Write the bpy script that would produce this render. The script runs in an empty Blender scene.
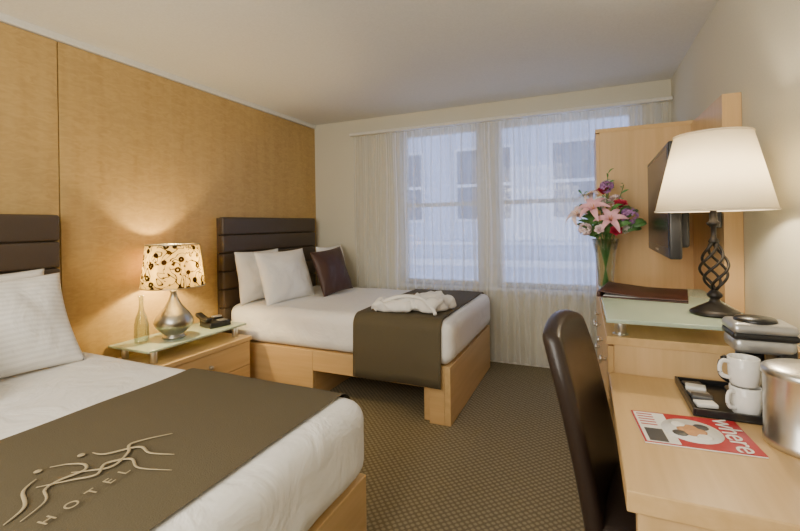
import bpy, bmesh, math, random
from mathutils import Vector, Matrix, noise
random.seed(7)
SC = bpy.context.scene
COL = SC.collection

# ------------------------------------------------------------ materials
def newmat(name):
    m = bpy.data.materials.new(name); m.use_nodes = True
    nt = m.node_tree; b = nt.nodes['Principled BSDF']
    return m, nt, b
def setp(b, **k):
    for n, v in k.items():
        n = n.replace('_', ' ')
        if n in b.inputs: b.inputs[n].default_value = v
def C(r, g, b): return (r, g, b, 1)
def coords(nt, scale=(1, 1, 1), kind='Object', rot=(0, 0, 0)):
    tc = nt.nodes.new('ShaderNodeTexCoord'); mp = nt.nodes.new('ShaderNodeMapping')
    mp.inputs['Scale'].default_value = scale; mp.inputs['Rotation'].default_value = rot
    nt.links.new(tc.outputs[kind], mp.inputs['Vector']); return mp.outputs['Vector']
def noise_n(nt, vec, scale, detail=3, rough=.5, dist=0):
    n = nt.nodes.new('ShaderNodeTexNoise'); n.inputs['Scale'].default_value = scale
    n.inputs['Detail'].default_value = detail; n.inputs['Roughness'].default_value = rough
    n.inputs['Distortion'].default_value = dist
    nt.links.new(vec, n.inputs['Vector']); return n.outputs['Fac']
def ramp(nt, fac, stops):
    r = nt.nodes.new('ShaderNodeValToRGB'); e = r.color_ramp.elements
    while len(e) < len(stops): e.new(.5)
    for i, (p, c) in enumerate(stops):
        e[i].position = p; e[i].color = c
    nt.links.new(fac, r.inputs['Fac']); return r.outputs['Color']
def bump(nt, b, fac, strength=.2, dist=.01):
    n = nt.nodes.new('ShaderNodeBump'); n.inputs['Strength'].default_value = strength
    n.inputs['Distance'].default_value = dist
    nt.links.new(fac, n.inputs['Height']); nt.links.new(n.outputs['Normal'], b.inputs['Normal'])
def mixc(nt, fac, a, b_, mode='MIX'):
    m = nt.nodes.new('ShaderNodeMix'); m.data_type = 'RGBA'; m.blend_type = mode
    if isinstance(fac, float): m.inputs[0].default_value = fac
    else: nt.links.new(fac, m.inputs[0])
    for i, v in ((6, a), (7, b_)):
        if isinstance(v, tuple): m.inputs[i].default_value = v
        else: nt.links.new(v, m.inputs[i])
    return m.outputs[2]
def plain(name, col, rough=.5, metal=0, bmp=0, bscale=50, **k):
    m, nt, b = newmat(name)
    vec = coords(nt)
    f = noise_n(nt, vec, bscale, 3)
    d = tuple(c * .93 for c in col[:3]) + (1,)
    nt.links.new(ramp(nt, f, [(.3, d), (.7, col)]), b.inputs['Base Color'])
    setp(b, Roughness=rough, Metallic=metal, **k)
    if bmp: bump(nt, b, f, bmp, .005)
    return m
def wood(name, c1, c2, grain=(30, 30, 1.6), fig=None, rough=.38):
    m, nt, b = newmat(name)
    f = noise_n(nt, coords(nt, grain), 1.0, 5, .55, .3)
    col = ramp(nt, f, [(.3, c1), (.72, c2)])
    if fig:
        f2 = noise_n(nt, coords(nt, fig), 1.0, 2, .5, 1.2)
        col = mixc(nt, ramp(nt, f2, [(.35, C(0, 0, 0)), (.7, C(.55, .55, .55))]), col,
                   tuple(min(1, x * 1.2) for x in c2[:3]) + (1,))
    nt.links.new(col, b.inputs['Base Color']); setp(b, Roughness=rough)
    bump(nt, b, f, .04, .002)
    return m
WALLWOOD = wood('figured_wood_wall', C(.415, .262, .088), C(.49, .325, .12), (12, 12, 1.1), (14, 14, 36), .45)
WOOD_Y = wood('maple_grain_y', C(.57, .365, .155), C(.67, .45, .21), (26, 1.6, 26))
WOOD_X = wood('maple_grain_x', C(.57, .365, .155), C(.67, .45, .21), (1.6, 26, 26))
WOOD_Z = wood('maple_grain_z', C(.57, .375, .17), C(.67, .455, .23), (26, 26, 1.4))
PAINT = plain('cream_paint', C(.66, .625, .50), .8, bmp=.05, bscale=120)
CEIL = plain('ceiling_paint', C(.76, .75, .70), .9, bmp=.15, bscale=90)
TRIM = plain('white_trim', C(.75, .73, .66), .5)
LEATHER = plain('brown_leather', C(.070, .048, .031), .45, bmp=.15, bscale=220)
CHAIRL = plain('espresso_leather', C(.026, .016, .012), .33, bmp=.12, bscale=180)
CUSH = plain('brown_satin', C(.06, .024, .015), .5, bmp=.3, bscale=25)
RUN = plain('olive_brown_fabric', C(.100, .079, .042), .85, bmp=.25, bscale=260)
GOLD = plain('gold_thread', C(.42, .34, .20), .55)
def linen(name, stripes=False):
    m, nt, b = newmat(name); setp(b, Roughness=.85)
    b.inputs['Base Color'].default_value = C(.85, .83, .79)
    v = coords(nt); f = noise_n(nt, v, 5, 4, .55, .8)
    if stripes:
        w = nt.nodes.new('ShaderNodeTexWave'); w.inputs['Scale'].default_value = 14
        w.bands_direction = 'Y'
        nt.links.new(v, w.inputs['Vector'])
        nt.links.new(ramp(nt, w.outputs['Fac'], [(.3, C(.78, .76, .72)), (.6, C(.86, .84, .80))]), b.inputs['Base Color'])
    bump(nt, b, f, .6, .03)
    return m
LINEN = linen('white_linen'); LINENS = linen('striped_linen', True)
METAL = plain('brushed_steel', C(.70, .69, .66), .3, 1)
PEWTER = plain('pewter', C(.46, .44, .38), .3, 1)
BLACK = plain('black_plastic', C(.012, .012, .013), .3)
IRON = plain('black_iron', C(.018, .014, .012), .38, .4)
WHITEC = plain('white_ceramic', C(.82, .81, .78), .15)
SILV = plain('silver_plastic', C(.5, .5, .5), .3, .7)
SCREEN = plain('tv_screen', C(.008, .012, .02), .25)
MENU = plain('brown_red_leather', C(.045, .014, .010), .4, bmp=.1, bscale=200)
RED = plain('magazine_red', C(.46, .02, .03), .3)
PAPER = plain('paper', C(.8, .78, .74), .6)
FOOD = plain('food_orange', C(.55, .27, .11), .5, bscale=60)
DKGREY = plain('dark_grey', C(.05, .05, .055), .4)

def thin_glass():
    m, nt, b = newmat('clear_glass')
    t = nt.nodes.new('ShaderNodeBsdfTransparent'); g = nt.nodes.new('ShaderNodeBsdfGlossy')
    t.inputs['Color'].default_value = C(.88, .92, .90)
    g.inputs['Roughness'].default_value = .04
    lw = nt.nodes.new('ShaderNodeLayerWeight'); lw.inputs['Blend'].default_value = .3
    mx = nt.nodes.new('ShaderNodeMixShader')
    nt.links.new(lw.outputs['Facing'], mx.inputs[0])
    nt.links.new(t.outputs[0], mx.inputs[1]); nt.links.new(g.outputs[0], mx.inputs[2])
    nt.links.new(mx.outputs[0], nt.nodes['Material Output'].inputs['Surface']); return m
GLASS = thin_glass()
def frosted():
    m, nt, b = newmat('frosted_green_glass')
    setp(b, Roughness=.22)
    b.inputs['Transmission Weight'].default_value = .45
    vec = coords(nt); f = noise_n(nt, vec, 3, 2)
    nt.links.new(ramp(nt, f, [(.3, C(.56, .68, .54)), (.7, C(.64, .75, .61))]), b.inputs['Base Color'])
    return m
FROST = frosted()
def pane():
    m, nt, b = newmat('window_glass')
    t = nt.nodes.new('ShaderNodeBsdfTransparent'); g = nt.nodes.new('ShaderNodeBsdfGlossy')
    g.inputs['Roughness'].default_value = .02
    mx = nt.nodes.new('ShaderNodeMixShader'); mx.inputs[0].default_value = .06
    nt.links.new(t.outputs[0], mx.inputs[1]); nt.links.new(g.outputs[0], mx.inputs[2])
    nt.links.new(mx.outputs[0], nt.nodes['Material Output'].inputs['Surface']); return m
PANE = pane()
def sheer():
    m, nt, b = newmat('sheer_voile')
    t = nt.nodes.new('ShaderNodeBsdfTransparent'); d = nt.nodes.new('ShaderNodeBsdfDiffuse'); l = nt.nodes.new('ShaderNodeBsdfTranslucent')
    d.inputs['Color'].default_value = C(.88, .86, .79); l.inputs['Color'].default_value = C(.90, .90, .88)
    m1 = nt.nodes.new('ShaderNodeMixShader'); m1.inputs[0].default_value = .5
    nt.links.new(d.outputs[0], m1.inputs[1]); nt.links.new(l.outputs[0], m1.inputs[2])
    m2 = nt.nodes.new('ShaderNodeMixShader')
    lw = nt.nodes.new('ShaderNodeLayerWeight'); lw.inputs['Blend'].default_value = .5
    mr = nt.nodes.new('ShaderNodeMapRange'); mr.inputs['To Min'].default_value = .46; mr.inputs['To Max'].default_value = .95
    nt.links.new(lw.outputs['Facing'], mr.inputs['Value']); nt.links.new(mr.outputs['Result'], m2.inputs[0])
    nt.links.new(t.outputs[0], m2.inputs[1]); nt.links.new(m1.outputs[0], m2.inputs[2])
    nt.links.new(m2.outputs[0], nt.nodes['Material Output'].inputs['Surface']); return m
SHEER = sheer()
def shade(name, pattern=False):
    m, nt, b = newmat(name)
    d = nt.nodes.new('ShaderNodeBsdfDiffuse'); l = nt.nodes.new('ShaderNodeBsdfTranslucent')
    mx = nt.nodes.new('ShaderNodeMixShader'); mx.inputs[0].default_value = .55
    if pattern:
        v = coords(nt, (1, 1, 1))
        nz = noise_n(nt, v, 8, 1, .5, 3.0)
        vo = nt.nodes.new('ShaderNodeTexVoronoi'); vo.inputs['Scale'].default_value = 17
        nt.links.new(v, vo.inputs['Vector'])
        band = ramp(nt, nz, [(.45, C(0, 0, 0)), (.465, C(1, 1, 1)), (.50, C(1, 1, 1)), (.515, C(0, 0, 0))])
        dots = ramp(nt, vo.outputs['Distance'], [(.30, C(1, 1, 1)), (.34, C(0, 0, 0))])
        hole = ramp(nt, vo.outputs['Distance'], [(.10, C(1, 1, 1)), (.13, C(0, 0, 0))])
        dots = mixc(nt, 1.0, dots, hole, 'SUBTRACT')
        pm = mixc(nt, 1.0, band, dots, 'ADD')
        col = mixc(nt, pm, C(.95, .80, .42), C(.05, .025, .008))
        nt.links.new(col, d.inputs['Color']); nt.links.new(col, l.inputs['Color'])
    else:
        d.inputs['Color'].default_value = C(.85, .80, .70); l.inputs['Color'].default_value = C(.88, .82, .70)
    nt.links.new(d.outputs[0], mx.inputs[1]); nt.links.new(l.outputs[0], mx.inputs[2])
    nt.links.new(mx.outputs[0], nt.nodes['Material Output'].inputs['Surface']); return m
SHADE = shade('linen_lampshade'); SHADEP = shade('floral_lampshade', True)
def carpet():
    m, nt, b = newmat('patterned_carpet'); setp(b, Roughness=.95)
    v = coords(nt, (1, 1, 1), rot=(0, 0, math.radians(45)))
    vo = nt.nodes.new('ShaderNodeTexVoronoi'); vo.inputs['Scale'].default_value = 40; vo.inputs['Randomness'].default_value = .12
    nt.links.new(v, vo.inputs['Vector'])
    c1 = ramp(nt, vo.outputs['Distance'], [(.22, C(.34, .285, .175)), (.5, C(.13, .105, .058))])
    f = noise_n(nt, coords(nt), 300, 2)
    nt.links.new(mixc(nt, .3, c1, ramp(nt, f, [(.3, C(.11, .088, .047)), (.7, C(.33, .28, .175))])), b.inputs['Base Color'])
    bump(nt, b, f, .5, .004)
    return m
CARPET = carpet()

# ------------------------------------------------------------ mesh builder
class MB:
    def __init__(s): s.v = []; s.f = []; s.mi = []; s.sm = []; s.mats = []
    def add(s, vs, fs, mat, smooth=False, M=None):
        if mat not in s.mats: s.mats.append(mat)
        k = s.mats.index(mat); o = len(s.v)
        for p in vs:
            p = Vector(p); s.v.append(M @ p if M else p)
        for f in fs: s.f.append([i + o for i in f]); s.mi.append(k); s.sm.append(smooth)
        return s
    def box(s, x0, x1, y0, y1, z0, z1, mat, M=None):
        vs = [(x, y, z) for z in (z0, z1) for y in (y0, y1) for x in (x0, x1)]
        fs = [(0, 2, 3, 1), (4, 5, 7, 6), (0, 1, 5, 4), (2, 6, 7, 3), (0, 4, 6, 2), (1, 3, 7, 5)]
        return s.add(vs, fs, mat, False, M)
    def rbox(s, x0, x1, y0, y1, z0, z1, r, mat, n=(2, 2, 2), M=None, fn=None):
        lo = Vector((x0, y0, z0)); hi = Vector((x1, y1, z1)); r = min(r, *[(hi[i] - lo[i]) / 2 - 1e-5 for i in range(3)])
        ax = []
        for i in range(3):
            a, b = lo[i], hi[i]
            edge = [0, r * .3, r * .62, r]
            mid = [a + r + (b - a - 2 * r) * k / n[i] for k in range(1, n[i])]
            ax.append([a + e for e in edge] + mid + [b - e for e in reversed(edge)])
        idx = {}; vs = []
        def gv(i, j, k):
            if (i, j, k) in idx: return idx[(i, j, k)]
            p = Vector((ax[0][i], ax[1][j], ax[2][k]))
            q = Vector([min(max(p[a], lo[a] + r), hi[a] - r) for a in range(3)])
            d = p - q
            if d.length > 1e-9: p = q + d.normalized() * r
            if fn: p = Vector(fn(p))
            idx[(i, j, k)] = len(vs); vs.append(p); return idx[(i, j, k)]
        N = [len(a) - 1 for a in ax]; fs = []
        for i in range(N[0]):
            for j in range(N[1]):
                fs.append((gv(i, j, 0), gv(i, j + 1, 0), gv(i + 1, j + 1, 0), gv(i + 1, j, 0)))
                fs.append((gv(i, j, N[2]), gv(i + 1, j, N[2]), gv(i + 1, j + 1, N[2]), gv(i, j + 1, N[2])))
        for i in range(N[0]):
            for k in range(N[2]):
                fs.append((gv(i, 0, k), gv(i + 1, 0, k), gv(i + 1, 0, k + 1), gv(i, 0, k + 1)))
                fs.append((gv(i, N[1], k), gv(i, N[1], k + 1), gv(i + 1, N[1], k + 1), gv(i + 1, N[1], k)))
        for j in range(N[1]):
            for k in range(N[2]):
                fs.append((gv(0, j, k), gv(0, j, k + 1), gv(0, j + 1, k + 1), gv(0, j + 1, k)))
                fs.append((gv(N[0], j, k), gv(N[0], j + 1, k), gv(N[0], j + 1, k + 1), gv(N[0], j, k + 1)))
        return s.add(vs, fs, mat, True, M)
    def lathe(s, prof, mat, c=(0, 0, 0), n=36, M=None, smooth=True):
        vs = []; fs = []
        for r, z in prof:
            for i in range(n):
                a = 2 * math.pi * i / n
                vs.append((c[0] + r * math.cos(a), c[1] + r * math.sin(a), c[2] + z))
        for k in range(len(prof) - 1):
            for i in range(n):
                j = (i + 1) % n
                fs.append((k * n + i, k * n + j, (k + 1) * n + j, (k + 1) * n + i))
        return s.add(vs, fs, mat, smooth, M)
    def cyl(s, c, r, z0, z1, mat, n=24, M=None):
        e = min(.002, r * .2)
        return s.lathe([(.0001, z0), (r - e, z0), (r, z0 + e), (r, z1 - e), (r - e, z1), (.0001, z1)], mat, (c[0], c[1], 0), n, M)
    def tube(s, pts, rad, mat, n=8, flat=1.0, M=None):
        pts = [Vector(p) for p in pts]; L = len(pts); vs = []; fs = []
        for i, p in enumerate(pts):
            t = (pts[min(i + 1, L - 1)] - pts[max(i - 1, 0)]).normalized()
            up = Vector((0, 0, 1)) if abs(t.z) < .95 else Vector((1, 0, 0))
            a = t.cross(up).normalized(); b = a.cross(t).normalized()
            r = rad(i / (L - 1)) if callable(rad) else rad
            for k in range(n):
                w = 2 * math.pi * k / n
                vs.append(p + a * math.cos(w) * r + b * math.sin(w) * r * flat)
        for i in range(L - 1):
            for k in range(n):
                j = (k + 1) % n
                fs.append((i * n + k, i * n + j, (i + 1) * n + j, (i + 1) * n + k))
        fs.append(tuple(range(n))[::-1]); fs.append(tuple(range((L - 1) * n, L * n)))
        return s.add(vs, fs, mat, True, M)
    def grid(s, fn, nu, nv, mat, M=None):
        vs = [fn(i / nu, j / nv) for i in range(nu + 1) for j in range(nv + 1)]
        w = nv + 1
        fs = [(i * w + j, (i + 1) * w + j, (i + 1) * w + j + 1, i * w + j + 1) for i in range(nu) for j in range(nv)]
        return s.add(vs, fs, mat, True, M)
    def obj(s, name, bevel=0, solid=0, parent=None, merge=False, loc=None, rotz=0):
        me = bpy.data.meshes.new(name)
        lo = [min(p[i] for p in s.v) for i in range(3)]; hi = [max(p[i] for p in s.v) for i in range(3)]
        c = Vector([(lo[i] + hi[i]) / 2 for i in range(3)]) if loc is None else Vector((0, 0, 0))
        me.from_pydata([p - c for p in s.v], [], s.f)
        for m in s.mats: me.materials.append(m)
        for i, p in enumerate(me.polygons): p.material_index = s.mi[i]; p.use_smooth = s.sm[i]
        me.update()
        if merge:
            bm = bmesh.new(); bm.from_mesh(me); bmesh.ops.remove_doubles(bm, verts=bm.verts, dist=1e-5)
            bmesh.ops.recalc_face_normals(bm, faces=bm.faces); bm.to_mesh(me); bm.free()
        o = bpy.data.objects.new(name, me); COL.objects.link(o)
        o.location = c if loc is None else Vector(loc); o.rotation_euler[2] = rotz
        if bevel:
            b = o.modifiers.new('bevel', 'BEVEL'); b.width = bevel; b.segments = 2; b.limit_method = 'ANGLE'; b.angle_limit = math.radians(50)
        if solid:
            b = o.modifiers.new('solid', 'SOLIDIFY'); b.thickness = solid; b.offset = 0
        if parent:
            o.parent = parent; o.location = o.location - parent.location
        return o
def group(name, loc=(0, 0, 0)):
    e = bpy.data.objects.new(name, None); e.location = loc; e.empty_display_size = .1; COL.objects.link(e); return e
def catmull(P, k=8):
    P = [Vector(p) for p in P]; P = [P[0]] + P + [P[-1]]; out = []
    for i in range(1, len(P) - 2):
        for t in range(k):
            t /= k; a, b, c, d = P[i - 1:i + 3]
            out.append(.5 * ((2 * b) + (-a + c) * t + (2 * a - 5 * b + 4 * c - d) * t * t + (-a + 3 * b - 3 * c + d) * t ** 3))
    out.append(P[-2]); return out

# ------------------------------------------------------------ room
XL, XR, YB, YF, ZC = -2.80, .65, 3.99, -1.9, 2.44
MB().box(XL - .15, XR + .15, YF - .15, YB + .2, -.1, 0, CARPET).obj('floor')
MB().box(XL - .15, XR + .15, YF - .15, YB + .2, ZC, ZC + .1, CEIL).obj('ceiling')
MB().box(XL - .15, XL, YF, YB, 0, ZC, PAINT).obj('wall_left')
MB().box(XR, XR + .15, YF, YB, 0, ZC, PAINT).obj('wall_right')
MB().box(XL - .15, XR + .15, YF - .15, YF, 0, ZC, PAINT).obj('wall_front')
W1 = (-1.74, -.92); W2 = (-.76, .40); WZ = (.70, 2.25)
w = MB(); y0, y1 = YB, YB + .2
w.box(XL - .15, XR + .15, y0, y1, 0, WZ[0], PAINT).box(XL - .15, XR + .15, y0, y1, WZ[1], ZC, PAINT)
w.box(XL - .15, W1[0], y0, y1, *WZ, PAINT).box(W1[1], W2[0], y0, y1, *WZ, PAINT).box(W2[1], XR + .15, y0, y1, *WZ, PAINT)
w.obj('wall_back')
for i, (a, b) in enumerate((W1, W2)):
    m = MB(); t = .04; yy = (YB + .08, YB + .14)
    m.box(a, a + t, *yy, *WZ, TRIM).box(b - t, b, *yy, *WZ, TRIM)
    m.box(a + t, b - t, *yy, WZ[0], WZ[0] + t, TRIM).box(a + t, b - t, *yy, WZ[1] - t, WZ[1], TRIM)
    m.box(a + t, b - t, *yy, 1.48, 1.52, TRIM)
    m.box(a + t, b - t, YB + .10, YB + .106, WZ[0] + t, WZ[1] - t, PANE)
    m.obj('window_%d' % (i + 1))
MB().box(W1[0] - .05, W2[1] + .05, YB - .03, YB + .08, WZ[0] - .03, WZ[0], TRIM).obj('trim_1', .004)
for a, b in ((YF, .2), (.206, 1.446), (1.453, YB)):
    MB().box(XL, XL + .015, a, b, .0, 2.395, WALLWOOD).obj('wood_wall_panel', .0015)
MB().box(XL, XL + .03, YF, YB, 2.40, ZC, TRIM).obj('trim_2', .003)
MB().box(XL + .02, XR, YB - .012, YB, 0, .09, TRIM).obj('baseboard_back', .003)
MB().box(XR - .012, XR, YF, YB - .02, 0, .09, TRIM).obj('baseboard_right', .003)

# ------------------------------------------------------------ curtains
def curtain(x0, x1, ph):
    n = int((x1 - x0) / .006)
    def fn(u, v):
        x = x0 + (x1 - x0) * u; z = .03 + 2.21 * v
        amp = (.026 + .008 * math.sin(x * 11 + ph)) * (1 - .3 * v)
        y = 3.915 + amp * math.sin(x * 58 + ph + 2.2 * math.sin(x * 4.3 + ph)) + .006 * math.sin(x * 151 + 3 * math.sin(x * 3)) * v + .006 * math.sin(z * 3 + x * 9)
        return (x + .006 * math.sin(z * 4 + x * 20), y, z)
    m = MB(); m.grid(fn, n, 14, SHEER); m.obj('sheer_curtain')
curtain(-2.25, -.83, 0); curtain(-.84, .61, 1.3)
r = MB(); r.rbox(-2.28, .645, 3.89, 3.94, 2.25, 2.28, .006, TRIM)
for i in range(9): r.box(-2.2 + i * .34, -2.17 + i * .34, 3.94, 3.99, 2.255, 2.275, TRIM)
r.obj('curtain_rail')

# ------------------------------------------------------------ exterior
FAC = plain('painted_facade', C(.60, .66, .77), .8, bscale=3)
FWIN = plain('facade_window', C(.16, .19, .26), .3)
FFR = plain('facade_frame', C(.8, .82, .86), .5)
b = MB(); b.box(-9, 8, 8.0, 8.5, -4, 6, FAC)
for iz in range(3):
    z = -1.6 + iz * 3.0
    for ix in range(9):
        x = -7.5 + ix * 1.75
        b.box(x - .06, x + 1.06, 7.95, 8.0, z - .06, z + 1.36, FFR).box(x, x + 1.0, 7.93, 7.95, z, z + 1.3, FWIN)
        b.box(x, x + 1.0, 7.91, 7.93, z + .6, z + .66, FFR)
    b.box(-9, 8, 7.88, 8.0, z + 2.1, z + 2.22, FFR); b.box(-9, 8, 7.94, 8.0, z + 2.5, z + 2.56, FFR)
b.obj('neighbouring_building')

# ------------------------------------------------------------ beds
def bed(y0, y1, xf):
    g = group('bed', (-1.75, (y0 + y1) / 2, 0))
    hx0, hx1 = XL + .016, -2.705
    f = MB()
    f.box(xf - .04, xf, y0, y1, 0, .38, WOOD_Y)
    for a, b_ in ((y0, y0 + .035), (y1 - .035, y1)):
        f.box(-2.70, -1.865, a, b_, 0, .38, WOOD_X).box(-.95, xf - .04, a, b_, 0, .38, WOOD_X).box(-1.865, -.95, a, b_, .23, .38, WOOD_X)
    f.box(-2.70, xf - .04, y0 + .035, y1 - .035, .33, .375, WOOD_X)
    f.box(-1.0, -.95, y0 + .035, y1 - .035, .0, .33, WOOD_Y).box(-1.9, -1.865, y0 + .035, y1 - .035, .0, .33, WOOD_Y)
    f.obj('frame', .004, parent=g)
    def wr(p):
        n_ = noise.noise(Vector((p.x * 3, p.y * 3, p.z * 5))) * .006
        if p.z > .5: return (p.x, p.y, p.z + n_)
        fo = noise.noise(Vector((p.x * 7, p.y * 7, 2))) * .009 * (1 - (p.z - .38) / .12)
        return (p.x + (fo if p.x > xf - .02 else 0), p.y + (fo if p.y < y0 + .05 else -fo * .5), p.z)
    MB().rbox(-2.69, xf + .018, y0 - .01, y1 + .01, .382, .672, .075, LINEN, (50, 34, 10), fn=wr).obj('mattress', parent=g)
    h = MB(); n = 7; z0 = .34; hh = 1.05 / n
    for i in range(n):
        h.rbox(hx0 + .02, hx1, y0 - .025, y1 + .035, z0 + i * hh, z0 + (i + 1) * hh - .002, .016, LEATHER, (2, 10, 3))
    h.box(hx0, hx0 + .025, y0 - .02, y1 + .03, 0, 1.38, LEATHER)
    h.obj('headboard')
bed(2.60, 3.83, -.805); bed(.03, 1.375, -.755)

def runner(y0, y1, x0, x1, zh):
    z = .682; r = .08; a, b_ = y0 - .024, y1 + .024
    path = [(a, zh)]
    for k in range(1, 6): path.append((a, zh + (z - r - zh) * k / 6))
    for k in range(9):
        w_ = math.pi / 2 * k / 8; path.append((a + r - r * math.cos(w_), z - r + r * math.sin(w_)))
    m_ = 24
    for k in range(1, m_): path.append((a + r + (b_ - a - 2 * r) * k / m_, z))
    for k in range(9):
        w_ = math.pi / 2 * k / 8; path.append((b_ - r + r * math.sin(w_), z - r + r * math.cos(w_)))
    for k in range(1, 7): path.append((b_, z - r + (zh - z + r) * k / 6))
    L = len(path) - 1
    def fn(u, v):
        p = path[round(v * L)]; x = x0 + (x1 - x0) * u
        hang = max(0, (z - r - p[1]))
        side = -1 if p[0] < (a + b_) / 2 else 1
        n_ = noise.noise(Vector((x * 3, p[0] * 3, .672 * 5))) * .006 if hang == 0 else 0
        return (x, p[0] + side * hang * (.045 + .02 * math.sin(x * 13)), p[1] + n_)
    m = MB(); m.grid(fn, 24, L, RUN); return m
o = runner(2.60, 3.83, -1.50, -.855, .25).obj('bed_runner', solid=.006)
m = runner(.03, 1.375, -1.60, -.825, .25)
ZR = .689
for P in ([(-1.278, .633), (-1.25, .66), (-1.21, .676), (-1.18, .66), (-1.19, .61), (-1.18, .574), (-1.13, .55), (-1.10, .49)],
          [(-1.21, .57), (-1.165, .62), (-1.13, .66), (-1.16, .70), (-1.12, .74), (-1.06, .72), (-.97, .745)],
          [(-1.14, .88), (-1.18, .83), (-1.197, .789), (-1.16, .76), (-1.13, .70), (-1.17, .66), (-1.2, .64)],
          [(-1.25, .72), (-1.21, .73), (-1.16, .79), (-1.10, .78), (-1.03, .80)],
          [(-1.25, .59), (-1.22, .55), (-1.15, .52), (-1.12, .47)]):
    m.tube([(x, y, ZR - .002) for x, y in catmull(P, 8)], lambda t: .001 + .0034 * math.sin(math.pi * min(1, t * .95 + .03)), GOLD, 8, .4)
for c in ((-1.285, .61), (-1.265, .70)): m.cyl(c, .009, ZR - .003, ZR, GOLD)
o2 = m.obj('bed_runner.001', solid=0)
def text(s, size, mat, M, name, parent, spacing=1.0):
    cu = bpy.data.curves.new(name, 'FONT'); cu.body = s; cu.size = size; cu.extrude = .0004; cu.space_character = spacing
    cu.align_x = 'CENTER'; cu.align_y = 'CENTER'
    t = bpy.data.objects.new(name, cu); COL.objects.link(t)
    bpy.context.view_layer.update()
    dg = bpy.context.evaluated_depsgraph_get()
    me = bpy.data.meshes.new_from_object(t.evaluated_get(dg)); bpy.data.objects.remove(t)
    me.materials.clear(); me.materials.append(mat); me.transform(M)
    o = bpy.data.objects.new(name, me); COL.objects.link(o)
    if parent:
        o.parent = parent; o.matrix_parent_inverse = Matrix.Translation(-parent.location)
    return o
text('HOTEL', .038, GOLD, Matrix.Translation((-1.06, .60, ZR)) @ Matrix.Rotation(math.radians(98), 4, 'Z'), 'lettering', o2, 2.1)

# pillows
def pillow(name, w_, h_, t_, c, tilt, mat, yaw=0, roll=0, seed=0):
    m = MB(); n = 30
    for sgn in (1, -1):
        def fn(a, b_):
            u = a * 2 - 1; v = b_ * 2 - 1
            u = math.copysign(abs(u) ** .8, u); v = math.copysign(abs(v) ** .8, v)
            th = (max(0, 1 - abs(u) ** 2.6) ** .55) * (max(0, 1 - abs(v) ** 2.6) ** .55)
            nn = noise.noise(Vector((u * 1.6 + seed, v * 1.6, sgn * .7 + seed)))
            n2 = noise.noise(Vector((u * 5 + seed, v * 3.5, sgn + seed)))
            x = w_ / 2 * u * (1 - .07 * (1 - v * v)); y = h_ / 2 * v * (1 - .07 * (1 - u * u))
            return (x, y, sgn * t_ / 2 * th * (1 + .32 * nn + .10 * n2))
        m.grid(fn, n, n, mat)
    s_, c_ = math.sin(tilt), math.cos(tilt)
    R = Matrix(((0, -s_, c_, 0), (1, 0, 0, 0), (0, c_, s_, 0), (0, 0, 0, 1)))
    o = m.obj(name, merge=True)
    o.matrix_world = Matrix.Translation(c) @ Matrix.Rotation(yaw, 4, 'Z') @ R @ Matrix.Rotation(roll, 4, 'Z')
    return o
T = math.radians
pillow('pillow', .54, .44, .15, (-2.58, 2.87, .887), T(8), LINEN, seed=1)
pillow('pillow', .60, .46, .16, (-2.37, 2.95, .883), T(18), LINEN, yaw=T(-4), seed=2)
pillow('pillow', .46, .44, .15, (-2.36, 3.65, .887), T(12), LINEN, seed=3)
pillow('throw_cushion', .43, .43, .13, (-2.17, 3.36, .882), T(18), CUSH, yaw=T(-8), roll=T(4), seed=4)
pillow('pillow', .62, .44, .17, (-2.57, .97, .885), T(10), LINENS, seed=5)
pillow('pillow', .62, .47, .17, (-2.34, .95, .880), T(28), LINENS, yaw=T(-2), seed=6)
pillow('pillow', .62, .44, .17, (-2.57, .33, .887), T(10), LINENS, seed=7)
pillow('throw_cushion', .42, .42, .14, (-2.10, .59, .85), T(38), CUSH, seed=8)

# folded robe on far bed
m = MB()
def lump(cx, cy, sx, sy, z0, h, ang, sd):
    M = Matrix.Translation((cx, cy, 0)) @ Matrix.Rotation(ang, 4, 'Z')
    def fn(p):
        k = noise.noise(Vector((p.x * 13 + sd, p.y * 13, p.z * 9)))
        k2 = noise.noise(Vector((p.x * 28 + sd, p.y * 22, sd)))
        dome = 1 - .30 * ((p.x / sx * 2) ** 2 + (p.y / sy * 2) ** 2) / 2
        zz = z0 + (p.z - z0) * dome
        return (p.x + k * .03, p.y + k * .03, max(z0 - .003, zz + (k * .022 + k2 * .018 if p.z > z0 + h * .4 else 0)))
    m.rbox(-sx / 2, sx / 2, -sy / 2, sy / 2, z0, z0 + h, h * .42, LINEN, (20, 18, 3), M, fn)
lump(-1.26, 2.75, .28, .20, .69, .085, .25, 1); lump(-1.02, 2.86, .26, .30, .69, .115, -.35, 3)
lump(-1.14, 2.78, .18, .13, .70, .10, .6, 5)
m.tube(catmull([(-1.37, 2.66, .70), (-1.29, 2.70, .77), (-1.17, 2.72, .80), (-1.04, 2.72, .79), (-.95, 2.69, .73), (-.92, 2.66, .70)], 6), .013, LINEN, 8)
m.obj('folded_bathrobe')

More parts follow.
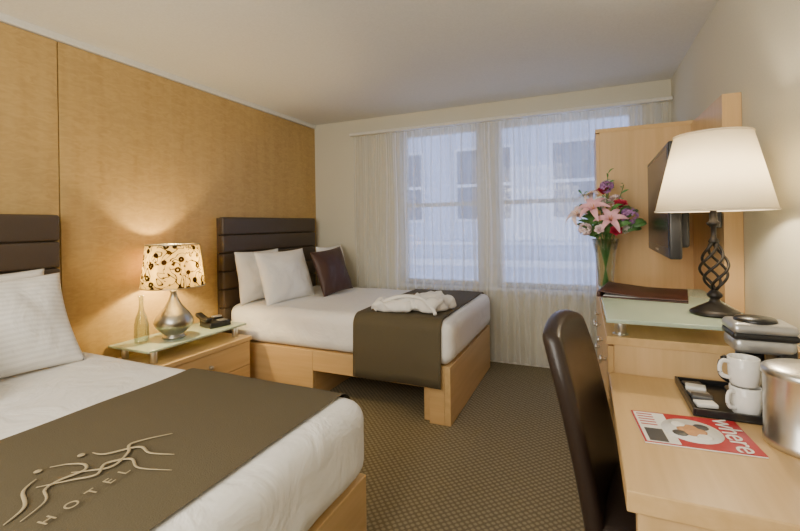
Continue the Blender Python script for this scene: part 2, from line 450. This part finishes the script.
# ------------------------------------------------------------ nightstand
m = MB(); nx0, nx1, ny0, ny1 = -2.782, -2.36, 1.70, 2.50
m.box(nx0, nx1 + .01, ny0, ny1, .44, .47, WOOD_Y)
m.box(nx0, nx1 - .02, ny0 + .01, ny0 + .04, 0, .44, WOOD_X).box(nx0, nx1 - .02, ny1 - .04, ny1 - .01, 0, .44, WOOD_X)
m.box(nx0, nx0 + .02, ny0 + .04, ny1 - .04, 0, .44, WOOD_Y).box(nx0 + .02, nx1 - .02, ny0 + .04, ny1 - .04, .05, .08, WOOD_Y)
m.box(nx1 - .02, nx1, ny0 + .012, ny1 - .012, .26, .435, WOOD_Y)
m.box(nx1 - .02, nx1, ny0 + .012, ny1 - .012, .06, .255, WOOD_Y)
for z in (.345, .16):
    m.cyl((0, 0), .014, 0, .025, METAL, M=Matrix.Translation((nx1, 2.115, z)) @ Matrix.Rotation(math.pi / 2, 4, 'Y'))
for x in (-2.72, -2.45):
    for y in (1.77, 2.43): m.cyl((x, y), .02, .47, .55, METAL)
m.rbox(-2.78, -2.40, 1.70, 2.50, .55, .565, .004, FROST)
m.obj('nightstand', .002)

# bedside lamp
lc = (-2.56, 2.00)
g = group('table_lamp', (lc[0], lc[1], .565))
m = MB()
m.lathe([(.0001, 0), (.072, 0), (.074, .008), (.066, .016), (.060, .022), (.085, .045), (.113, .075), (.122, .10), (.116, .13), (.092, .165), (.062, .20), (.040, .235), (.026, .27), (.019, .30), (.024, .306), (.024, .316), (.014, .322), (.012, .37), (.0001, .37)], PEWTER, (*lc, .567))
m.obj('base', parent=g)
SR, ST = .195, .162
m = MB(); m.lathe([(SR, .345), (ST, .625)], SHADEP, (*lc, .567), 48).obj('shade', solid=.003, parent=g)
m = MB()
for R, z in ((SR + .001, .345), (ST + .001, .625)):
    m.tube([(lc[0] + R * math.cos(a * math.pi / 24), lc[1] + R * math.sin(a * math.pi / 24), .567 + z) for a in range(49)], .004, PEWTER, 6)
for a in range(3):
    w_ = a * 2.094; m.tube([(lc[0], lc[1], 1.18), (lc[0] + ST * math.cos(w_), lc[1] + ST * math.sin(w_), 1.185)], .002, PEWTER, 5)
m.tube([(lc[0], lc[1], .93), (lc[0], lc[1], 1.18)], .003, PEWTER, 6)
m.obj('shade_rings', parent=g)

# water bottle
m = MB()
m.lathe([(.0001, 0), (.038, 0), (.042, .006), (.044, .05), (.042, .12), (.034, .165), (.020, .20), (.014, .235), (.0135, .29), (.017, .292), (.017, .305), (.012, .306), (.010, .29), (.011, .235), (.017, .20), (.031, .163), (.039, .12), (.041, .05), (.038, .009), (.0001, .007)], GLASS, (-2.63, 1.82, .566))
m.obj('water_bottle')

# phone
m = MB()
def tl(p): return (p.x, p.y, p.z + max(0, (-p.x)) * .25 if p.z > .01 else p.z)
m.rbox(-.075, .075, -.085, .085, 0, .04, .01, BLACK, (6, 4, 2), fn=tl)
m.rbox(-.07, -.02 + .05, -.10, -.045, .055, .085, .013, BLACK, (8, 3, 2), fn=lambda p: (p.x * 1.6, p.y, p.z - .012 * math.cos(p.x * 30) + max(0, -p.x) * .2))
m.rbox(-.06, -.02, .0, .065, .055, .066, .003, SILV, (2, 2, 1))
for i in range(4):
    for j in range(3): m.box(.0 + i * .016, .011 + i * .016, .005 + j * .022, .02 + j * .022, .038, .045, SILV)
m.obj('telephone', loc=(-2.55, 2.34, .567), rotz=T(-12))

# ------------------------------------------------------------ right side furniture
DX0, DX1 = .07, .638
m = MB()
m.box(DX0, DX1, .975, 1.72, .705, .75, WOOD_Y)
m.box(DX0 + .02, DX1, .985, 1.02, 0, .705, WOOD_Z)
m.box(DX1 - .03, DX1, 1.02, 1.72, .25, .705, WOOD_Y)
m.obj('writing_desk', .003)
m = MB()
m.box(DX0 - .004, DX1, 1.722, 2.94, .85, .88, WOOD_Y)
m.box(DX0 + .02, DX1, 1.726, 2.94, .06, .85, WOOD_Z)
m.box(DX0 + .05, DX1, 1.74, 2.93, 0, .06, BLACK)
for j in range(2):
    ya = 1.73 + j * .605
    for k in range(4):
        za = .07 + k * .195
        m.box(DX0, DX0 + .02, ya, ya + .598, za, za + .188, WOOD_Y)
        for yy in (ya + .15, ya + .45):
            m.lathe([(.0001, 0), (.007, 0), (.007, .012), (.014, .016), (.014, .024), (.0001, .026)], METAL, n=16,
                    M=Matrix.Translation((DX0, yy, za + .095)) @ Matrix.Rotation(-math.pi / 2, 4, 'Y'))
m.obj('dresser', .002)
m = MB()
m.box(DX0 + .02, DX1, 2.942, 3.52, 0, 1.86, WOOD_Z)
m.box(DX0 - .002, DX1, 2.942, 3.53, 1.86, 1.885, WOOD_X)
for ya in (2.945, 3.235):
    m.box(DX0, DX0 + .02, ya, ya + .284, .885, 1.855, WOOD_Z).box(DX0, DX0 + .02, ya, ya + .284, .06, .875, WOOD_Z)
for yy, z in ((3.19, 1.3), (3.27, 1.3), (3.19, .6), (3.27, .6)):
    m.lathe([(.0001, 0), (.007, 0), (.007, .012), (.014, .016), (.014, .024), (.0001, .026)], METAL, n=16,
            M=Matrix.Translation((DX0, yy, z)) @ Matrix.Rotation(-math.pi / 2, 4, 'Y'))
m.obj('armoire', .002)
MB().box(.576, .648, 2.34, 2.938, .882, 1.87, WOOD_Z).obj('tv_backing_panel', .002)
m = MB(); m.rbox(.062, .515, 1.62, 2.46, .95, .965, .004, FROST)
for x in (.115, .46):
    for y in (1.765, 2.40): m.cyl((x, y), .02, .88, .95, METAL); m.cyl((x, y), .027, .88, .886, METAL)
m.obj('glass_shelf')
# tv
m = MB()
m.rbox(-.024, .022, -.40, .40, -.245, .245, .008, BLACK, (2, 4, 4))
m.box(-.0255, -.024, -.375, .375, -.20, .223, SCREEN)
m.box(-.026, -.024, -.05, .05, -.228, -.218, SILV)
m.rbox(.02, .060, -.33, .33, -.20, .20, .012, BLACK, (2, 2, 2))
m.box(.06, .09, -.10, .10, -.10, .10, DKGREY)
m.box(.09, .215, -.03, .03, -.03, .03, DKGREY).box(.205, .222, -.08, .08, -.12, .12, DKGREY)
m.obj('wall_mounted_television', .002, loc=(.352, 2.44, 1.385), rotz=T(-1.5))

# desk lamp
lc = (.418, 1.82); z0 = .966
g = group('desk_lamp', (lc[0], lc[1], z0)); m = MB()
m.lathe([(.0001, 0), (.072, 0), (.076, .006), (.072, .013), (.058, .020), (.045, .028), (.030, .036), (.018, .044), (.014, .055), (.022, .062), (.024, .07), (.016, .08), (.010, .086), (.010, .092), (.0001, .095)], IRON, (*lc, z0))
for k in range(5):
    pts = []
    for i in range(21):
        t = i / 20; a = k * 2 * math.pi / 5 + t * math.pi * 1.3; r_ = .006 + .040 * math.sin(math.pi * t) ** .9 * (1.15 - .5 * t)
        pts.append((lc[0] + r_ * math.cos(a), lc[1] + r_ * math.sin(a), z0 + .088 + .17 * t))
    m.tube(pts, .0048, IRON, 8)
m.lathe([(.0001, 0), (.012, 0), (.017, .008), (.012, .018), (.008, .025), (.008, .06), (.018, .066), (.022, .074), (.012, .082), (.010, .12), (.017, .125), (.017, .17), (.0001, .17)], IRON, (*lc, z0 + .25))
m.obj('base', parent=g)
BR, TR, ZT = .176, .114, .636
MB().lathe([(BR, .368), (TR, ZT)], SHADE, (*lc, z0), 56).obj('shade', solid=.003, parent=g)
m = MB()
for R, z in ((BR + .001, .368), (TR + .001, ZT)):
    m.tube([(lc[0] + R * math.cos(a * math.pi / 28), lc[1] + R * math.sin(a * math.pi / 28), z0 + z) for a in range(57)], .0035, SHADE, 6)
for a in range(3):
    w_ = a * 2.094; m.tube([(lc[0], lc[1], z0 + ZT - .01), (lc[0] + TR * math.cos(w_), lc[1] + TR * math.sin(w_), z0 + ZT - .005)], .002, IRON, 5)
m.tube([(lc[0] - .04, lc[1], z0 + .41), (lc[0] - .045, lc[1], z0 + .53), (lc[0], lc[1], z0 + ZT - .01), (lc[0] + .045, lc[1], z0 + .53), (lc[0] + .04, lc[1], z0 + .41)], .002, IRON, 5)
m.lathe([(.0001, 0), (.008, 0), (.010, .01), (.004, .018), (.007, .026), (.0001, .034)], IRON, (*lc, z0 + ZT - .01))
m.obj('shade_frame', parent=g)

# leather menu folder
m = MB(); M = Matrix.Translation((.245, 2.19, .966)) @ Matrix.Rotation(T(-10), 4, 'Z')
m.rbox(-.17, .16, -.15, .15, 0, .004, .002, MENU, M=M).rbox(-.155, .148, -.13, .13, .004, .007, .001, PAPER, M=M)
m.rbox(-.17, .16, -.15, .15, .007, .012, .002, MENU, (8, 2, 1), M=M, fn=lambda p: (p.x, p.y, p.z + max(0, -p.x) * .10 + .03 * max(0, p.y + .02)))
m.rbox(-.178, -.165, -.15, .15, 0, .027, .006, MENU, M=M)
m.obj('leather_folder')

# vase with flowers
vc = (.105, 2.70); g = group('flower_vase', (vc[0], vc[1], .881))
m = MB()
m.lathe([(.0001, 0), (.038, 0), (.042, .005), (.040, .03), (.044, .12), (.056, .24), (.072, .32), (.069, .32), (.053, .24), (.041, .12), (.037, .03), (.036, .022), (.0001, .02)], GLASS, (*vc, .882))
m.obj('vase', parent=g)
STEM = plain('stem_green', C(.09, .22, .05), .5); LEAF = plain('leaf_green', C(.11, .26, .07), .5)
PINK = plain('lily_pink', C(.80, .42, .50), .5); PALE = plain('lily_pale', C(.85, .66, .68), .5)
ROSE = plain('rose_red', C(.45, .02, .06), .5); PURP = plain('purple_bloom', C(.42, .20, .46), .6); WHT = plain('white_bloom', C(.8, .78, .7), .6)
YEL = plain('stamen', C(.6, .3, .05), .6)
m = MB()
def orient(p, d):
    d = Vector(d).normalized(); return Matrix.Translation(p) @ d.to_track_quat('Z', 'Y').to_matrix().to_4x4()
def petal(M, L, W, curl, mat, open_=.9):
    def fn(u, v):
        s_ = v * 2 - 1; w_ = W * math.sin(math.pi * min(.97, u * .9 + .07)) ** .8
        a = open_ * u + curl * u * u
        return (L * u * math.sin(a) + .004, s_ * w_ / 2, L * u * math.cos(a) + abs(s_) * w_ * .15)
    m.grid(fn, 7, 4, mat, M)
def lily(p, d, R, mat):
    M = orient(p, d)
    for k in range(6): petal(M @ Matrix.Rotation(k * math.pi / 3, 4, 'Z'), R, R * .42, .5, mat, 1.0 if k % 2 else .8)
    for k in range(5):
        w_ = k * 1.256; m.tube([M @ Vector((0, 0, 0)), M @ Vector((.012 * math.cos(w_), .012 * math.sin(w_), R * .55))], .0012, YEL, 4)
def rose(p, d, R, mat):
    M = orient(p, d)
    for ring, (n_, op, sc) in enumerate(((3, .12, .75), (5, .4, .85), (6, .8, .95), (6, 1.15, 1))):
        for k in range(n_): petal(M @ Matrix.Rotation(k * 2 * math.pi / n_ + ring * .5, 4, 'Z'), R * sc, R * .9, -.3, mat, op)
def cluster(p, R, mat, n_=26):
    for k in range(n_):
        d = Vector((random.gauss(0, 1), random.gauss(0, 1), random.gauss(0, 1))).normalized()
        M = orient(Vector(p) + d * R * random.uniform(.6, 1), d)
        for q in range(4): petal(M @ Matrix.Rotation(q * math.pi / 2, 4, 'Z'), .016, .013, 0, mat, 1.2)
spec = [('lily', -.05, -.10, 1.36, .095, PINK), ('lily', -.125, -.02, 1.33, .085, PALE), ('lily', .03, -.13, 1.30, .085, PINK), ('lily', -.06, .05, 1.44, .075, PALE),
        ('rose', .08, -.06, 1.38, .045, ROSE), ('rose', .00, .00, 1.46, .045, ROSE), ('rose', .055, -.09, 1.24, .04, ROSE), ('rose', -.02, -.10, 1.25, .035, PALE),
        ('clus', .12, -.08, 1.33, .04, PURP), ('clus', .06, .03, 1.41, .04, PALE), ('clus', .015, -.02, 1.50, .03, PURP), ('clus', .10, -.02, 1.27, .035, WHT), ('clus', -.10, -.06, 1.26, .03, PALE), ('clus', -.02, -.06, 1.41, .03, WHT), ('clus', .03, .06, 1.52, .02, WHT)]
for kind, dx, dy, z, R, mat in spec:
    p = Vector((vc[0] - .005 + dx, vc[1] + dy, z)); d = (p - Vector((vc[0], vc[1], 1.12)))
    base = Vector((vc[0] - dx * .18, vc[1] - dy * .18, .91))
    neck = Vector((vc[0] + dx * .3, vc[1] + dy * .3, 1.19))
    m.tube(catmull([base, neck, p], 6), .0025, STEM, 6)
    d = d + Vector((-.05, -.12, 0))
    if kind == 'lily': lily(p, d, R, mat)
    elif kind == 'rose': rose(p, d, R, mat)
    else: cluster(p, R, mat)
for k in range(56):
    a = random.uniform(0, 6.28); d = Vector((math.cos(a), math.sin(a), random.uniform(.2, 2.2)))
    p = Vector((vc[0] - .01, vc[1], 1.20)) + d.normalized() * random.uniform(.02, .18)
    petal(orient(p, d), random.uniform(.07, .11), .03, .5, LEAF, .3)
for sp in ((.02, .02, 1.58), (-.12, .04, 1.47), (.10, .02, 1.50)):
    pts = catmull([(vc[0], vc[1], 1.15), (vc[0] + sp[0] * .5, vc[1], 1.35), (vc[0] + sp[0], vc[1] + sp[1], sp[2])], 6)
    m.tube(pts, .002, STEM, 5)
    for q in pts[4:]:
        petal(orient(q, (random.uniform(-1, 1), random.uniform(-1, 1), .8)), .04, .012, .2, LEAF, .5)
m.obj('bouquet', parent=g)

# ------------------------------------------------------------ desk items
m = MB()
m.rbox(.27, .60, 1.41, 1.68, .752, .76, .003, BLACK)
for a in ((.27, .278, 1.41, 1.68), (.592, .60, 1.41, 1.68), (.278, .592, 1.41, 1.418), (.278, .592, 1.672, 1.68)): m.box(*a, .758, .774, BLACK)
m.obj('serving_tray', .001)
m = MB()
for i in range(5):
    M = Matrix.Translation((.312, 1.47 + i * .04, .762)) @ Matrix.Rotation(.15 * (-1) ** i, 4, 'Z')
    m.rbox(-.027, .027, -.018, .018, 0, .012 + .006 * (i % 2), .004, (PAPER, DKGREY, SILV, PAPER, DKGREY)[i], M=M)
m.obj('coffee_packets')
# coffee maker: black base + column, silver rounded brewer head, carafe
cx, cy, wx, wy = .462, 1.556, .074, .058
m = MB()
m.rbox(cx - wx, cx + wx, cy - wy, cy + wy, .761, .788, .012, BLACK)
m.rbox(cx + .028, cx + wx, cy - wy + .004, cy + wy - .004, .785, .95, .014, BLACK)
m.rbox(cx - wx, cx + wx, cy - wy, cy + wy, .915, .962, .02, SILV, (4, 4, 2))
m.rbox(cx - wx - .002, cx + wx + .002, cy - wy - .002, cy + wy + .002, .955, .975, .008, BLACK, (4, 4, 2))
m.rbox(cx - wx - .003, cx + wx + .003, cy - wy - .003, cy + wy + .003, .970, 1.002, .016, SILV, (4, 4, 2))
m.lathe([(.0001, 0), (.050, 0), (.052, .006), (.048, .012), (.02, .017), (.0001, .018)], BLACK, (cx - .008, cy, .999))
m.cyl((cx - .022, cy), .042, .787, .793, METAL)
m.lathe([(.0001, 0), (.038, 0), (.045, .03), (.043, .06), (.033, .085), (.035, .095), (.0001, .10)], METAL, (cx - .022, cy, .794))
m.lathe([(.0001, 0), (.034, 0), (.034, .014), (.028, .02), (.0001, .022)], BLACK, (cx - .022, cy, .892))
m.tube(catmull([(cx - .055, cy - .025, .895), (cx - .095, cy - .025, .89), (cx - .098, cy - .025, .84), (cx - .062, cy - .022, .815)], 5), .006, BLACK)
m.obj('coffee_maker')
def mug(x, y, z, ang):
    m = MB()
    m.lathe([(.0001, 0), (.028, 0), (.032, .004), (.036, .03), (.037, .076), (.035, .078), (.033, .076), (.032, .03), (.027, .008), (.0001, .007)], WHITEC, n=32)
    m.tube(catmull([(.034, 0, .064), (.054, 0, .066), (.061, 0, .046), (.054, 0, .026), (.034, 0, .020)], 5), .0045, WHITEC, 8, 1.3)
    m.obj('coffee_mug', loc=(x, y, z), rotz=ang)
mug(.402, 1.457, .7605, T(215)); mug(.399, 1.459, .8395, T(195))
m = MB()
m.lathe([(.0001, 0), (.082, 0), (.085, .004), (.085, .02), (.083, .022), (.083, .165), (.087, .17), (.087, .182), (.083, .186), (.07, .192), (.02, .197), (.0001, .197)], METAL, (.484, 1.318, .751), 48)
m.obj('ice_bucket')
M = Matrix.Translation((.245, 1.31, .7505)) @ Matrix.Rotation(T(5), 4, 'Z')
m = MB()
m.rbox(-.125, .125, -.10, .085, 0, .0035, .001, PAPER, M=M)
m.box(-.125, .125, -.10, .085, .0035, .0040, RED, M)
m.box(-.120, -.045, -.095, .080, .0040, .0043, PAPER, M)
m.box(-.112, -.07, -.09, -.02, .0043, .0046, DKGREY, M)
m.lathe([(.0001, 0), (.068, 0), (.068, .0004), (.0001, .0004)], PAPER, (.000, -.008, .0044), 32, M)
for k in range(9):
    a = k * .75; rr_ = .016 + .022 * (k % 2)
    m.lathe([(.0001, 0), (.018, 0), (.015, .0006), (.0001, .0007)], (FOOD, DKGREY, FOOD, PAPER)[k % 4], (rr_ * math.cos(a), -.008 + rr_ * math.sin(a), .0049 + .0001 * k), 12, M)
for i in range(5): m.box(-.114, -.075, .0 + i * .016, .006 + i * .016, .0043, .0045, RED, M)
mg = m.obj('magazine')
text('where', .074, PAPER, M @ Matrix.Translation((.092, -.008, .0056)) @ Matrix.Rotation(-math.pi / 2, 4, 'Z'), 'title', mg, .95)

# ------------------------------------------------------------ chair
g = group('desk_chair', (.045, 1.44, 0))
m = MB()
m.rbox(.0, .44, -.205, .205, .385, .48, .03, CHAIRL, (6, 6, 2), fn=lambda p: (p.x, p.y, p.z + (.012 * math.cos(p.x * 6 - 1.3) * math.cos(p.y * 6) if p.z > .45 else 0)))
def bk(p):
    t = max(0, (p.z - .4) / .6)
    w_ = 1 - .10 * max(0, t - .8) / .2
    zz = p.z - .035 * max(0, t - .75) * 4 * (abs(p.y) / .215) ** 2
    return (p.x - .12 * t ** 1.25 + .018 * (p.y / .215) ** 2, p.y * w_, zz)
m.rbox(-.035, .02, -.205, .205, .36, 1.01, .027, CHAIRL, (2, 10, 16), fn=bk)
LEGM = plain('dark_wood_leg', C(.03, .015, .008), .35)
for x, y in ((.03, -.18), (.03, .18), (.40, -.18), (.40, .18)):
    s_ = -.04 if x < .1 else .01
    vs = []
    for z, h_, o_ in ((0, .014, s_), (.39, .02, 0)):
        vs += [(x + o_ - h_, y - h_, z), (x + o_ + h_, y - h_, z), (x + o_ + h_, y + h_, z), (x + o_ - h_, y + h_, z)]
    m.add(vs, [(3, 2, 1, 0), (4, 5, 6, 7), (0, 1, 5, 4), (1, 2, 6, 5), (2, 3, 7, 6), (3, 0, 4, 7)], LEGM)
o = m.obj('upholstered_body', loc=(0, 0, 0)); o.parent = g
g.rotation_euler[2] = T(-10)

# ------------------------------------------------------------ lights
def area(name, loc, sx, sy, e, col, target):
    l = bpy.data.lights.new(name, 'AREA'); l.shape = 'RECTANGLE'; l.size = sx; l.size_y = sy; l.energy = e; l.color = col
    o = bpy.data.objects.new(name, l); COL.objects.link(o); o.location = loc
    o.rotation_euler = (Vector(target) - Vector(loc)).to_track_quat('-Z', 'Y').to_euler()
def point(name, loc, e, col, r=.03):
    l = bpy.data.lights.new(name, 'POINT'); l.energy = e; l.color = col; l.shadow_soft_size = r
    o = bpy.data.objects.new(name, l); COL.objects.link(o); o.location = loc
area('overhead_fill', (-1.2, -.7, 2.36), 1.8, 1.2, 46, (1, .93, .80), (-1.2, 1.2, 0))  # added soft fill from above, behind the camera; not a room fixture
area('bounce_fill', (-.9, -.9, 1.5), 1.6, 1.2, 60, (1, .94, .83), (-1.1, 1.4, 2.44))  # added upward fill behind the camera to brighten the ceiling
point('bedside_bulb', (-2.56, 2.00, 1.03), 34, (1, .74, .36))
point('desk_bulb', (.418, 1.82, 1.44), 12, (1, .84, .60))
W = bpy.data.worlds.new('dusk'); SC.world = W; W.use_nodes = True
bg = W.node_tree.nodes['Background']; bg.inputs[0].default_value = C(.52, .62, 1.0); bg.inputs[1].default_value = 2.9

# ------------------------------------------------------------ camera
cam = bpy.data.cameras.new('camera'); co = bpy.data.objects.new('camera', cam); COL.objects.link(co)
cam.sensor_width = 36; cam.lens = 422 / 800 * 36; cam.shift_y = -40.5 / 800; cam.clip_start = .02
co.matrix_world = Matrix.Translation((0, 0, 1.3)) @ Matrix.Rotation(math.radians(23.67), 4, 'Z') @ Matrix.Rotation(math.pi / 2, 4, 'X') @ Matrix.Rotation(-.0157, 4, 'Z')
SC.camera = co
